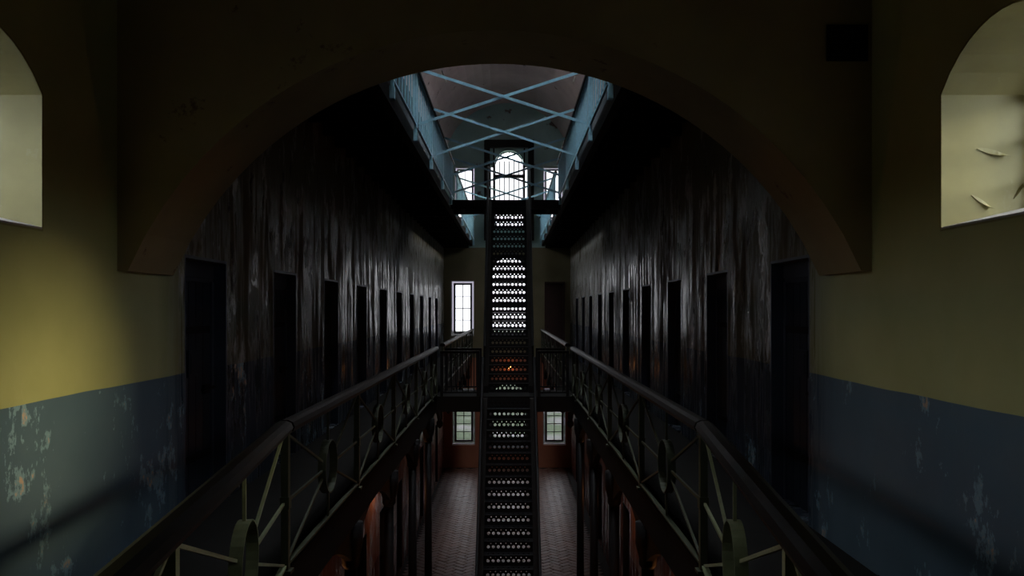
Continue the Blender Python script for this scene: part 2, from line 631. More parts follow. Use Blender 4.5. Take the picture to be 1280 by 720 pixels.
# the strips seen beside the stair, nearest first
vis = [p for p in pavers if 0.66 < abs(p[0] - CX) < 2.3 and p[1] > 17.6]
vis.sort(key=lambda p: p[1])
chosen = set(vis[:300])
rest = MB()
for p in pavers:
    dz = random.uniform(-0.002, 0.003)
    tx, ty = random.uniform(-0.022, 0.022), random.uniform(-0.022, 0.022)
    if p in chosen:
        link('paving_brick', pav_me, None, floor, loc=(p[0], p[1], Z1 + dz), rot=(tx, ty, p[2]))
    else:
        mt = Matrix.Translation((p[0], p[1], Z1 + dz)) @ Matrix.Rotation(p[2], 4, 'Z') @ Matrix.Rotation(tx, 4, 'X') @ Matrix.Rotation(ty, 4, 'Y')
        rest.add([mt @ Vector(q) for q in pv], pf)
part('paving_bed', rest, M['brick'], floor, kind='stuff')


# ------------------------------------------------------------------ doors
def door_meshes():
    w2, h = DOOR_W / 2, DOOR_H
    d = {}
    # local frame: x = along the wall, y = into the wall (0 = wall face), z up
    d['jamb_lining'] = MB().box(-w2, -w2 + 0.025, 0.0, 0.42, 0, h).box(w2 - 0.025, w2, 0.0, 0.42, 0, h).box(-w2, w2, 0.0, 0.42, h - 0.025, h)
    d['transom'] = MB().box(-w2, w2, 0.12, 0.22, h - 0.20, h).box(-w2 + 0.06, w2 - 0.06, 0.10, 0.13, h - 0.165, h - 0.05)
    d['door_frame'] = MB().box(-w2, -w2 + 0.075, 0.11, 0.21, 0, h - 0.19).box(w2 - 0.075, w2, 0.11, 0.21, 0, h - 0.19)
    leaf = MB().box(-w2 + 0.02, w2 - 0.02, 0.14, 0.20, 0.0, h - 0.18)
    for k in range(5):
        x = -w2 + 0.08 + k * 0.16
        leaf.box(x, x + 0.15, 0.128, 0.145, 0.02, h - 0.21)
    d['leaf'] = leaf
    d['strap_hinge'] = MB().box(-w2 + 0.06, w2 - 0.12, 0.112, 0.13, 0.42, 0.48).box(-w2 + 0.06, w2 - 0.12, 0.112, 0.13, 1.52, 1.58)
    d['hatch'] = MB().box(-0.13, 0.13, 0.105, 0.13, 1.15, 1.38).box(-0.10, 0.10, 0.098, 0.108, 1.18, 1.35)
    d['bolt'] = MB().tube([(w2 - 0.32, 0.10, 1.02), (w2 - 0.05, 0.10, 1.02)], 0.016).box(w2 - 0.27, w2 - 0.13, 0.10, 0.13, 0.98, 1.06)
    mats = {'jamb_lining': 'jamb', 'transom': 'jamb', 'door_frame': 'jamb', 'leaf': 'door', 'strap_hinge': 'iron', 'hatch': 'door', 'bolt': 'iron'}
    out = {}
    for k, b in d.items():
        me = b.mesh(k)
        me.materials.append(M[mats[k]])
        out[k] = me
    return out


DM = door_meshes()
dn = 0
for zb, lev in ((Z2, 'middle gallery'), (Z1, 'ground floor')):
    for s, sd in ((-1, 'left'), (1, 'right')):
        for k, yc in enumerate(DOOR_Y):
            dn += 1
            t = thing('door_%d' % dn, 'dark blue cell door, %s from the arch on the %s of the %s' % (ordinal(k), sd, lev),
                      'door', (s * XW, yc, zb), group='cell doors of the ' + lev, kind='structure')
            leaf = None
            for nm, me in DM.items():
                if nm in ('strap_hinge', 'hatch', 'bolt'):      # fixed to the leaf, in the leaf's own frame
                    sub(nm, me, leaf)
                    continue
                o = link(nm, me, None, t, loc=(s * XW, yc, zb), rot=(0, 0, PI / 2 if s < 0 else -PI / 2))
                if nm == 'leaf':
                    leaf = o


# ------------------------------------------------------------------ windows
win_n = 0


def portal(x, y, z, sx, sz, direction):
    l = bpy.data.lights.new('daylight_portal', 'AREA')
    l.shape = 'RECTANGLE'
    l.size, l.size_y = sx, sz
    l.cycles.is_portal = True
    o = bpy.data.objects.new('daylight_portal', l)
    o.location = (x, y, z)
    o.rotation_euler = Vector(direction).to_track_quat('-Z', 'Z').to_euler()
    COL.objects.link(o)


def outline(op, inset=0.0, n=12):
    u0, u1, v0, v1, rise = op
    pts = [(u0 + inset, v0 + inset), (u1 - inset, v0 + inset)]
    if rise <= 0:
        return pts + [(u1 - inset, v1 - inset), (u0 + inset, v1 - inset)]
    c = (u0 + u1) / 2
    for i in range(n + 1):
        u = u1 + (u0 - u1) * i / n
        uu = c + (u - c) * (1 - 2 * inset / (u1 - u0))
        pts.append((uu, arch_top(op, u) - inset))
    return pts


def ring(op, i0, i1, tf, t0, t1):
    """Band between two insets of an opening outline; tf(u,t,v) gives world."""
    a, b = outline(op, i0), outline(op, i1)
    mb = MB()
    n = len(a)
    for i in range(n):
        j = (i + 1) % n
        mb.hexa([tf(a[i][0], t0, a[i][1]), tf(a[j][0], t0, a[j][1]), tf(b[j][0], t0, b[j][1]), tf(b[i][0], t0, b[i][1]),
                 tf(a[i][0], t1, a[i][1]), tf(a[j][0], t1, a[j][1]), tf(b[j][0], t1, b[j][1]), tf(b[i][0], t1, b[i][1])])
    return mb


def glaze(t, op, tf, depth, cols, rows, sash, bars_mat, sash_mat, glass='glass', bar=0.022):
    """Sash, glazing bars and single panes of a window."""
    u0, u1, v0, v1, rise = op
    part('sash', ring(op, 0.0, sash, tf, depth - 0.03, depth + 0.03), sash_mat, t)
    a0, a1 = u0 + sash, u1 - sash
    top = v1 + rise
    b0, b1 = v0 + sash, top - sash
    for i in range(1, cols):
        u = a0 + (a1 - a0) * i / cols
        vt = min(arch_top(op, u) - sash * 0.7, top - sash * 0.7)
        m = MB().hexa([tf(u - bar / 2, depth - 0.02, b0), tf(u + bar / 2, depth - 0.02, b0), tf(u + bar / 2, depth + 0.02, b0), tf(u - bar / 2, depth + 0.02, b0),
                       tf(u - bar / 2, depth - 0.02, vt), tf(u + bar / 2, depth - 0.02, vt), tf(u + bar / 2, depth + 0.02, vt), tf(u - bar / 2, depth + 0.02, vt)])
        part('glazing_bar', m, bars_mat, t)
    vrows = [b0 + (b1 - b0) * j / rows for j in range(rows + 1)]
    for v in vrows[1:-1]:
        # clip the horizontal bar to the arch
        ua, ub = a0, a1
        if rise > 0 and v > v1:
            c = (u0 + u1) / 2
            h = (u1 - u0) / 2
            while h > 0 and arch_top(op, c + h) - sash * 0.6 < v:
                h -= 0.01
            ua, ub = c - h, c + h
        m = MB().hexa([tf(ua, depth - 0.016, v - bar / 2), tf(ub, depth - 0.016, v - bar / 2), tf(ub, depth + 0.016, v - bar / 2), tf(ua, depth + 0.016, v - bar / 2),
                       tf(ua, depth - 0.016, v + bar / 2), tf(ub, depth - 0.016, v + bar / 2), tf(ub, depth + 0.016, v + bar / 2), tf(ua, depth + 0.016, v + bar / 2)])
        part('glazing_bar', m, bars_mat, t)
    for i in range(cols):
        for j in range(rows):
            p0, p1 = a0 + (a1 - a0) * i / cols, a0 + (a1 - a0) * (i + 1) / cols
            q0, q1 = vrows[j], vrows[j + 1]
            ta = min(q1, arch_top(op, p0) - sash * 0.5)
            tb = min(q1, arch_top(op, p1) - sash * 0.5)
            if max(ta, tb) <= q0 + 0.01:
                continue
            ta, tb = max(ta, q0 + 0.005), max(tb, q0 + 0.005)
            m = MB().hexa([tf(p0, depth - 0.002, q0), tf(p1, depth - 0.002, q0), tf(p1, depth + 0.002, q0), tf(p0, depth + 0.002, q0),
                           tf(p0, depth - 0.002, ta), tf(p1, depth - 0.002, tb), tf(p1, depth + 0.002, tb), tf(p0, depth + 0.002, ta)])
            part('pane', m, M[glass], t)


def side_window(op, s, label, cols=3, rows=4, lining=True, parts=True):
    global win_n
    win_n += 1
    tf = lambda u, t, v: (s * (XW + t), u, v)
    yc = (op[0] + op[1]) / 2
    t = thing('window_%d' % win_n, label, 'window', (s * XW, yc, op[2]), kind='structure')
    if lining:
        part('reveal_lining', ring(op, -0.001, 0.012, tf, 0.0, 0.50), M['reveal'], t)
        # sill that climbs towards the glass
        z0 = op[2] + 0.010
        poly = [(0.0, z0), (0.0, z0 + 0.012), (0.50, z0 + 0.13), (0.50, z0)]
        m = MB()
        vs = [tf(op[0] + 0.01, q[0], q[1]) for q in poly] + [tf(op[1] - 0.01, q[0], q[1]) for q in poly]
        m.add(vs, [(0, 1, 2, 3), (4, 5, 6, 7), (0, 1, 5, 4), (1, 2, 6, 5), (2, 3, 7, 6), (3, 0, 4, 7)])
        part('sill', m, M['sill'], t)
    glaze(t, op, tf, 0.53, cols, rows, 0.05, M['white'], M['white'])
    portal(s * (XW + WT + 0.04), yc, (op[2] + op[3] + op[4]) / 2, op[1] - op[0], op[3] + op[4] - op[2], (-s, 0, 0))
    return t


wl = side_window(NEARWIN, -1, 'arched window in the left wall, set in a deep grey green reveal')
wr = side_window(NEARWIN, 1, 'arched window in the right wall, set in a deep yellow reveal with curling paint')
for s, sd in ((-1, 'left'), (1, 'right')):
    for k, op in enumerate(ADDED_TOPWIN):
        side_window(op, s, '%s unseen window added in the %s wall of the far upper gallery' % (ordinal(k), sd), 2, 2)

# unseen roof lights, added to brighten the upper railings, vault and end wall
for (ya, yb), which in zip(SKY_Y, ('above the near well', 'beyond the upper footbridge')):
    win_n += 1
    t = thing('window_%d' % win_n, 'unseen glazed roof light added in the crown of the vault ' + which, 'window', (0, ya, ZS + 2.85), kind='structure')
    x1 = 0.95
    for sx in (-1, 1):
        a, b = sorted((sx * x1, sx * (x1 - 0.06)))
        part('kerb', MB().box(a, b, ya, yb, ZS + 2.70, ZS + 3.05), M['white'], t)
    nb = 8
    for k in range(nb + 1):
        y = ya + (yb - ya) * k / nb
        part('glazing_bar', MB().box(-x1, x1, y - 0.02, y + 0.02, ZS + 2.97, ZS + 3.04), M['white'], t)
        if k < nb:
            part('pane', MB().box(-x1, x1, y, y + (yb - ya) / nb, ZS + 3.00, ZS + 3.006), M['glass'], t)
    portal(0, (ya + yb) / 2, ZS + 3.15, 1.9, yb - ya, (0, 0, -1))

# curls of paint coming off the right reveal
for (d0, z0, l, a, sc) in ((0.20, 2.62, 0.17, -0.25, 1.0), (0.17, 2.36, 0.13, -0.6, 0.8), (0.40, 2.34, 0.10, 1.0, 0.7)):
    vs, fs = [], []
    n = 7
    for i in range(n):
        f = i / (n - 1)
        wd = 0.015 * sc * math.sin(PI * min(f + 0.08, 1) * 0.92)
        dx, dz = l * f * math.cos(a), l * f * math.sin(a)
        out_ = 0.004 + 0.03 * sc * f * f
        for k, (q, lift) in enumerate(((-1, 1.0), (1, 0.0))):
            vs.append((XW + d0 + dx, NEARWIN[1] - 0.012 - out_ * (0.3 + 0.7 * lift), z0 + dz + q * wd))
        for k, (q, lift) in enumerate(((-1, 1.0), (1, 0.0))):
            vs.append((XW + d0 + dx, NEARWIN[1] - 0.010 - out_ * (0.3 + 0.7 * lift) + 0.003, z0 + dz + q * wd))
    for i in range(n - 1):
        b, c = i * 4, (i + 1) * 4
        fs += [(b, b + 1, c + 1, c), (b + 2, b + 3, c + 3, c + 2), (b, b + 2, c + 2, c), (b + 1, b + 3, c + 3, c + 1)]
    part('paint_curl', MB().add(vs, fs), M['reveal'], wr)


def end_window(op, label, cols, rows, frame_mat, sash_mat, sash=0.06, frame=0.10, bar=0.03, grille=0, margin=0.0):
    global win_n
    win_n += 1
    tf = lambda u, t, v: (u, YF + t, v)
    xc = (op[0] + op[1]) / 2
    t = thing('window_%d' % win_n, label, 'window', (xc, YF, op[2]), kind='structure')
    if frame:
        a, b = outline(op, -frame), outline(op, 0.0)
        m = MB()
        for i in range(len(a)):
            j = (i + 1) % len(a)
            m.hexa([tf(a[i][0], -0.02, a[i][1]), tf(a[j][0], -0.02, a[j][1]), tf(b[j][0], 0.22, b[j][1]), tf(b[i][0], 0.22, b[i][1]),
                    tf(a[i][0], 0.30, a[i][1]), tf(a[j][0], 0.30, a[j][1]), tf(b[j][0], 0.30, b[j][1]), tf(b[i][0], 0.30, b[i][1])])
        part('window_frame', m, frame_mat, t)
    full = op
    if margin:
        # pale margin lights all round, then the dark inner frame
        part('window_frame', ring(op, -0.002, 0.022, tf, 0.16, 0.34), M['white'], t)
        a, b = outline(op, 0.018), outline(op, margin + 0.01)
        for i in range(4):
            j = (i + 1) % 4
            m = MB().hexa([tf(a[i][0], 0.270, a[i][1]), tf(a[j][0], 0.270, a[j][1]), tf(b[j][0], 0.270, b[j][1]), tf(b[i][0], 0.270, b[i][1]),
                           tf(a[i][0], 0.274, a[i][1]), tf(a[j][0], 0.274, a[j][1]), tf(b[j][0], 0.274, b[j][1]), tf(b[i][0], 0.274, b[i][1])])
            part('margin_pane', m, M['frosted_glass'], t)
        op = (op[0] + margin, op[1] - margin, op[2] + margin, op[3] - margin, 0)
    glaze(t, op, tf, 0.27, cols, rows, sash, sash_mat, sash_mat, 'dimmed_glass', bar=bar)
    for i in range(grille):
        u = op[0] + (op[1] - op[0]) * (i + 1) / (grille + 1)
        m = MB().tube([(u, YF + 0.34, op[2] - 0.02), (u, YF + 0.34, arch_top(op, u) + 0.02)], 0.021, 6)
        part('iron_bar', m, M['iron'], t)
    op = full
    portal(xc, YF + 0.54, (op[2] + op[3] + op[4]) / 2, op[1] - op[0], op[3] + op[4] - op[2], (0, -1, 0))
    return t


for k, sd in enumerate(('left', 'right')):
    end_window(L1S[k], 'white framed ground floor window at the far end, %s of the stair' % sd, 2, 6, M['white'], M['dark_frame'], 0.075, frame=0, margin=0.095)
end_window(L1C, 'arched ground floor end window seen through the lower stair', 4, 5, M['dark_frame'], M['dark_frame'])
end_window(L2L, 'tall white framed window at the far end of the middle left gallery', 2, 4, M['white'], M['dark_frame'], 0.075, frame=0, margin=0.095)
tw = end_window(L2C, 'arched middle floor end window seen through the upper stair', 4, 6, M['dark_frame'], M['dark_frame'])
part('transom', MB().box(L2C[0], L2C[1], YF + 0.2, YF + 0.34, 1.86, 2.03), M['dark_frame'], tw)
for k, sd in enumerate(('left', 'right')):
    end_window(L3S[k], 'bright square headed upper window at the far end, %s of the barred arched one' % sd, 2, 1, M['white'], M['dark_frame'], 0.06, frame=0, margin=0.08, bar=0.02)
tw = end_window(L3C, 'tall barred arched window at the top of the far end wall', 1, 1, M['dark_frame'], M['dark_frame'], 0.035, frame=0, bar=0.07, grille=5)
part('transom', MB().box(L3C[0], L3C[1], YF + 0.18, YF + 0.36, 7.00, 7.12), M['dark_frame'], tw)
for op in L3N:
    glaze(tw, op, lambda u, t, v: (u, YF + t, v), 0.24, 1, 3, 0.012, M['dark_frame'], M['dark_frame'], 'dimmed_glass', bar=0.02)
    portal((op[0] + op[1]) / 2, YF + 0.54, (op[2] + op[3]) / 2, op[1] - op[0], op[3] - op[2], (0, -1, 0))
m = MB()
for sx in (-1, 1):
    x0, x1 = sorted((CX + sx * 0.75, CX + sx * 0.98))
    m.box(x0, x1, YF - 0.22, YF, Z3, 8.12)
    x0, x1 = sorted((CX + sx * 0.575, CX + sx * 0.63))
    m.box(x0, x1, YF - 0.06, YF, 5.05, 8.12)
m.box(CX - 0.98, CX + 0.98, YF - 0.22, YF, 8.12, 8.42)
part('timber_surround', m, M['timber'], tw)

# tall door on the right of the far wall, middle floor
dn += 1
t = thing('door_%d' % dn, 'tall red brown door at the far end of the middle right gallery', 'door', (CX + 1.8, YF, 0.0), kind='structure')
part('door_frame', MB().box(L2D[0], L2D[0] + 0.07, YF - 0.03, YF + 0.2, 0, 2.85).box(L2D[1] - 0.07, L2D[1], YF - 0.03, YF + 0.2, 0, 2.85).box(L2D[0], L2D[1], YF - 0.03, YF + 0.2, 2.78, 2.85), M['red_door'], t)
m = MB().box(L2D[0] + 0.05, L2D[1] - 0.05, YF + 0.10, YF + 0.17, 0, 2.80)
part('leaf', m, M['red_door'], t)
for z0, z1 in ((0.2, 1.0), (1.15, 2.0), (2.1, 2.65)):
    part('panel', MB().box(L2D[0] + 0.15, L2D[1] - 0.15, YF + 0.08, YF + 0.11, z0, z1), M['red_door'], t)
part('door_knob', MB().tube([(L2D[0] + 0.12, YF + 0.1, 1.07), (L2D[0] + 0.12, YF + 0.05, 1.07)], 0.025), M['iron'], t)

# dark vent plate on the arch, upper right
t = thing('wall_vent', 'dark square vent plate high on the right of the arch', 'vent', (2.33, AY0, 3.37))
part('plate', MB().box(2.20, 2.47, AY0 - 0.012, AY0, 3.37, 3.61), M['iron'], t)
for k in range(5):
    z = 3.405 + k * 0.042
    part('slat', MB().box(2.225, 2.445, AY0 - 0.024, AY0 - 0.010, z, z + 0.022), M['iron'], t)


# ------------------------------------------------------------------ landing and galleries
t = thing('landing_floor', 'stone landing of the near bay, split around the open well', 'landing', (0, YN, -0.25))
poly = [(-XW, YN), (XW, YN), (XW, 5.2), (XV, 5.2), (0.80, 0.60), (-0.80, 0.60), (-XV, 5.2), (-XW, 5.2)]
m = MB()
m.prism([(-XW, YN), (XW, YN), (XW, 0.6), (-XW, 0.6)], 'z', -0.25, 0.0)
m.prism([(-XW, 0.6), (-0.8, 0.6), (-XV, 5.2), (-XW, 5.2)], 'z', -0.25, 0.0)
m.prism([(XW, 0.6), (XW, 5.2), (XV, 5.2), (0.8, 0.6)], 'z', -0.25, 0.0)
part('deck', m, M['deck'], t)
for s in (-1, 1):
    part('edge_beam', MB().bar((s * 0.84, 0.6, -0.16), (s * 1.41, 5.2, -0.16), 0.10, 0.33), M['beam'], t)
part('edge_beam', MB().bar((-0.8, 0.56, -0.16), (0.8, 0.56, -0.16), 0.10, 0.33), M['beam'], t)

for zt, y0, lev in ((Z2, 5.2, 'middle'), (Z3, AY1, 'upper')):
    for s, sd in ((-1, 'left'), (1, 'right')):
        t = thing('gallery_walkway', '%s gallery walkway along the %s wall with dark edge beam' % (lev, sd), 'walkway', (s * 1.93, y0, zt - 0.2))
        x0, x1 = sorted((s * (XV + 0.02), s * (XW - 0.012)))
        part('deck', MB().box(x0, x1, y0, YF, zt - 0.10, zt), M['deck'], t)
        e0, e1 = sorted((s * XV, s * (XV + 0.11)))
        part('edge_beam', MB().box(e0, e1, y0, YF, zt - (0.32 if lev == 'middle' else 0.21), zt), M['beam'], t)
        jm = MB().box(-(XW - XV - 0.14) / 2, (XW - XV - 0.14) / 2, -0.04, 0.04, -0.22, 0.0).mesh('joist')
        jm.materials.append(M['soffit'])
        y = y0 + 0.3
        while y < YF - 0.1:
            link('joist', jm, None, t, loc=(s * (XV + 0.11 + XW) / 2, y, zt - 0.10))
            y += 0.8

# iron columns with curved spandrel brackets under the middle gallery
POST2 = [5.25 + 2.45 * k for k in range(11)]
COLM = {}
for nm, prof in (('column_base', [(0.13, 0), (0.13, 0.10), (0.09, 0.14), (0.075, 0.2)]), ('shaft', [(0.075, 0.2), (0.065, 2.2), (0.06, 3.72)]),
                 ('capital', [(0.06, 3.72), (0.085, 3.76), (0.085, 3.82), (0.12, 3.96), (0.12, 4.16)])):
    COLM[nm] = MB().lathe(prof, 14).mesh(nm, True)
    COLM[nm].materials.append(M['iron'])
bm_ = MB()
n = 10
rx, rz = 1.10, 0.34
# spandrel piece: fills the corner between the support (u=0) and the edge beam (v=0) with an arched lower edge
for i in range(n):
    f0, f1 = i / n, (i + 1) / n
    d0, d1 = -rz * (1 - math.sin(PI / 2 * f0)), -rz * (1 - math.sin(PI / 2 * f1))
    bm_.prism([(0.05 + rx * f0, 0), (0.05 + rx * f1, 0), (0.05 + rx * f1, d1 - 0.025), (0.05 + rx * f0, d0 - 0.025)], 'x', -0.03, 0.03)
br_me = bm_.mesh('spandrel_bracket')
br_me.materials.append(M['iron'])
knob_me = MB().lathe([(0.07, 0.0), (0.07, -0.06), (0.05, -0.12), (0.06, -0.30), (0.045, -0.36), (0.075, -0.42), (0.065, -0.48), (0.01, -0.54)][::-1], 12).mesh('drop_knob', True)
knob_me.materials.append(M['iron'])
for s, sd in ((-1, 'left'), (1, 'right')):
    for k, y in enumerate(POST2):
        if k < 5:
            c = thing('iron_column', 'black iron column with curved brackets under the %s gallery, %s from the arch' % (sd, ordinal(k)),
                      'column', (s * 1.43, y, Z1), group='columns under the middle gallery')
            for nm, me in COLM.items():
                link(nm, me, None, c, loc=(s * 1.43, y, Z1))
        else:
            c = thing('gallery_bracket', 'black iron drop bracket under the %s gallery edge, %s past the footbridge' % (sd, ordinal(k - 5)),
                      'bracket', (s * 1.43, y, -0.86), group='drop brackets under the far gallery')
            link('drop_knob', knob_me, None, c, loc=(s * 1.43, y, -0.32))
        link('spandrel_bracket', br_me, None, c, loc=(s * 1.43, y, -0.32))
        if k > 0:
            link('spandrel_bracket', br_me, None, c, loc=(s * 1.43, y, -0.32), rot=(0, 0, PI))


# ------------------------------------------------------------------ railings
RH = 0.945


def ring_panel_meshes(L, paint):
    """Pieces of one panel in a local frame: x along the rail from post to post, z up."""
    zc, r, b = 0.46, 0.205, 0.017
    top, bot, c = RH - 0.03, 0.06, L / 2
    d = {}
    rg = MB()
    n = 28
    for i in range(n):
        a0, a1 = 2 * PI * i / n, 2 * PI * (i + 1) / n
        q = [(c + rad * math.cos(a), zc + rad * math.sin(a)) for rad, a in ((r, a0), (r + 0.009, a0), (r + 0.009, a1), (r, a1))]
        rg.prism(q, 'y', -0.032, 0.032)
    d['ring'] = rg
    d['upright_spoke'] = [MB().bar((c, 0, zc + r), (c, 0, top), b, b), MB().bar((c, 0, bot), (c, 0, zc - r), b, b)]
    d['level_spoke'] = [MB().bar((0, 0, zc), (c - r, 0, zc), b, b), MB().bar((c + r, 0, zc), (L, 0, zc), b, b)]
    dg = []
    for sx in (-1, 1):
        for sz in (-1, 1):
            corner = Vector((c + sx * L / 2, 0, top if sz > 0 else bot))
            dv = Vector((c, 0, zc)) - corner
            inner = Vector((c, 0, zc)) - dv.normalized() * (r + 0.004)
            dg.append(MB().bar(corner, inner, b, b))
    d['diagonal_spoke'] = dg
    d['flat_rail'] = [MB().box(0, L, -0.025, 0.025, RH - 0.035, RH - 0.018), MB().box(0, L, -0.02, 0.02, 0.045, 0.06)]
    d['handrail'] = handrail_mb(L)
    out = []
    for k, b_ in d.items():
        for q in (b_ if isinstance(b_, list) else [b_]):
            me = q.mesh(k)
            me.materials.append(M['timber'] if k == 'handrail' else M[paint])
            out.append((k, me))
    return out


def handrail_mb(L):
    prof = [(-0.05, RH - 0.018), (0.05, RH - 0.018), (0.062, RH + 0.012), (0.05, RH + 0.042), (0.02, RH + 0.056), (-0.02, RH + 0.056), (-0.05, RH + 0.042), (-0.062, RH + 0.012)]
    return MB().prism(prof, 'x', -0.005, L + 0.005)


post_mb = MB().box(-0.024, 0.024, -0.024, 0.024, 0.0, RH - 0.018)
POSTS = {}
for q in ('green', 'shaded_green'):
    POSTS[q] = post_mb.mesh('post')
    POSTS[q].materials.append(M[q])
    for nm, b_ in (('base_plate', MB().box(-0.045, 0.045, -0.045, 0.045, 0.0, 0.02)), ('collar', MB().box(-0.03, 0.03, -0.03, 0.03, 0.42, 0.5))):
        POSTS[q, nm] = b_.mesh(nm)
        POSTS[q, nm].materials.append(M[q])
PANEL_CACHE = {}


def railing(name, label, pts, z, cat='railing', last=True, paint='shaded_green'):
    t = thing(name, label, cat, (pts[0][0], pts[0][1], z))
    for i, p in enumerate(pts):
        ang = 0
        q = pts[min(i + 1, len(pts) - 1)]
        r_ = pts[max(i - 1, 0)] if i == len(pts) - 1 else p
        ang = math.atan2(q[1] - r_[1], q[0] - r_[0])
        if last or i < len(pts) - 1:
            po = link('post', POSTS[paint], None, t, loc=(p[0], p[1], z), rot=(0, 0, ang))
            for nm in ('base_plate', 'collar'):
                sub(nm, POSTS[paint, nm], po)
        if i < len(pts) - 1:
            L = math.hypot(q[0] - p[0], q[1] - p[1])
            key = (round(L, 3), paint)
            if key not in PANEL_CACHE:
                PANEL_CACHE[key] = ring_panel_meshes(L, paint)
            for nm, me in PANEL_CACHE[key]:
                link(nm, me, None, t, loc=(p[0], p[1], z), rot=(0, 0, ang))
    return t


for s, sd in ((-1, 'left'), (1, 'right')):
    railing('landing_railing', 'pale green ringed iron railing slanting beside the %s of the near well' % sd,
            [(s * 0.81, 0.66), (s * 1.07, 2.76), (s * XV, 5.2)], 0.0, last=False, paint='green')
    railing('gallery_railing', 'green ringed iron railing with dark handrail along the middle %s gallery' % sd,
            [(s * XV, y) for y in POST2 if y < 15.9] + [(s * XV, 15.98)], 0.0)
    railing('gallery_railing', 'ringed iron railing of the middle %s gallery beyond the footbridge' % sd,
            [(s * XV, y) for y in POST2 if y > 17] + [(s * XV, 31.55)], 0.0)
railing('landing_railing', 'short cross railing at the near end of the well', [(-0.72, 0.57), (0.72, 0.57)], 0.0, paint='green')

# upper gallery: blue bars
POST3 = [12.05 + 2.4 * k for k in range(-2, 9)]
bar_me = MB().box(-0.012, 0.012, -0.012, 0.012, 0.05, 0.86).mesh('baluster')
bar_me.materials.append(M['cyan'])
p3_me = MB().box(-0.022, 0.022, -0.03, 0.03, -0.20, 0.90).mesh('post')
p3_me.materials.append(M['cyan'])
foot_me = MB().box(-0.03, 0.03, -0.045, 0.045, -0.20, -0.05).mesh('foot_plate')
foot_me.materials.append(M['cyan'])
for s, sd in ((-1, 'left'), (1, 'right')):
    for nm, y0, y1 in (('nearer', AY1 + 0.05, 19.9), ('farther', 21.1, 31.5)):
        t = thing('upper_railing', '%s run of sky blue barred railing along the upper %s gallery' % (nm, sd), 'railing', (s * XV, y0, Z3))
        X = s * (XV - 0.055)
        part('bottom_rail', MB().box(X - 0.015, X + 0.015, y0, y1, Z3 + 0.035, Z3 + 0.06), M['cyan'], t)
        part('top_rail', MB().box(X - 0.02, X + 0.02, y0, y1, Z3 + 0.85, Z3 + 0.87), M['cyan'], t)
        part('handrail', MB().prism([(X - 0.045, Z3 + 0.87), (X + 0.045, Z3 + 0.87), (X + 0.05, Z3 + 0.90), (X + 0.02, Z3 + 0.93), (X - 0.02, Z3 + 0.93), (X - 0.05, Z3 + 0.90)], 'y', y0, y1), M['timber'], t)
        y = y0 + 0.08
        for yp in POST3:
            if y0 <= yp <= y1:
                sub('foot_plate', foot_me, link('post', p3_me, None, t, loc=(X, yp, Z3)))
        k = math.ceil((y0 - 12.05) / 0.3)
        while 12.05 + 0.3 * k < y1:
            if k % 8 != 0:
                link('baluster', bar_me, None, t, loc=(X, 12.05 + 0.3 * k, Z3))
            k += 1

for k, y in enumerate([12.05, 14.45, 16.85, 19.1, 22.0, 24.4]):
    t = thing('cross_brace', 'blue iron cross brace spanning the upper well, %s from the arch' % ordinal(k), 'brace', (0, y, Z3), group='cross braces over the well')
    for s in (-1, 1):
        part('brace_bar', MB().bar((-s * (XV - 0.105), y + s * 0.012, Z3 + 0.06), (s * (XV - 0.105), y + s * 0.012, Z3 + 0.88), 0.016, 0.042), M['cyan'], t)
    part('centre_bolt', MB().tube([(0, y - 0.03, Z3 + 0.47), (0, y + 0.03, Z3 + 0.47)], 0.022), M['cyan'], t)

# two short white hooks hanging from the vault
for s, sd in ((-1, 'left'), (1, 'right')):
    t = thing('ceiling_hook', 'thin white rod hanging from the vault on the %s' % sd, 'hook', (0.1 + s * 2.02, 24.2, 8.9))
    a = Vector((0.1 + s * 2.05, 24.2, EYE + 7.28))
    b = Vector((0.1 + s * 1.93, 24.2, EYE + 6.92))
    a2 = a + (a - b).normalized() * 0.15
    part('rod', MB().tube([a2, b], 0.024, 8), M['white'], t)
    part('hook_eye', MB().tube([b + Vector((0.03 * math.cos(q), 0, 0.03 * math.sin(q) - 0.03)) for q in [i * PI / 5 + PI / 2 for i in range(11)]], 0.008, 6), M['white'], t)


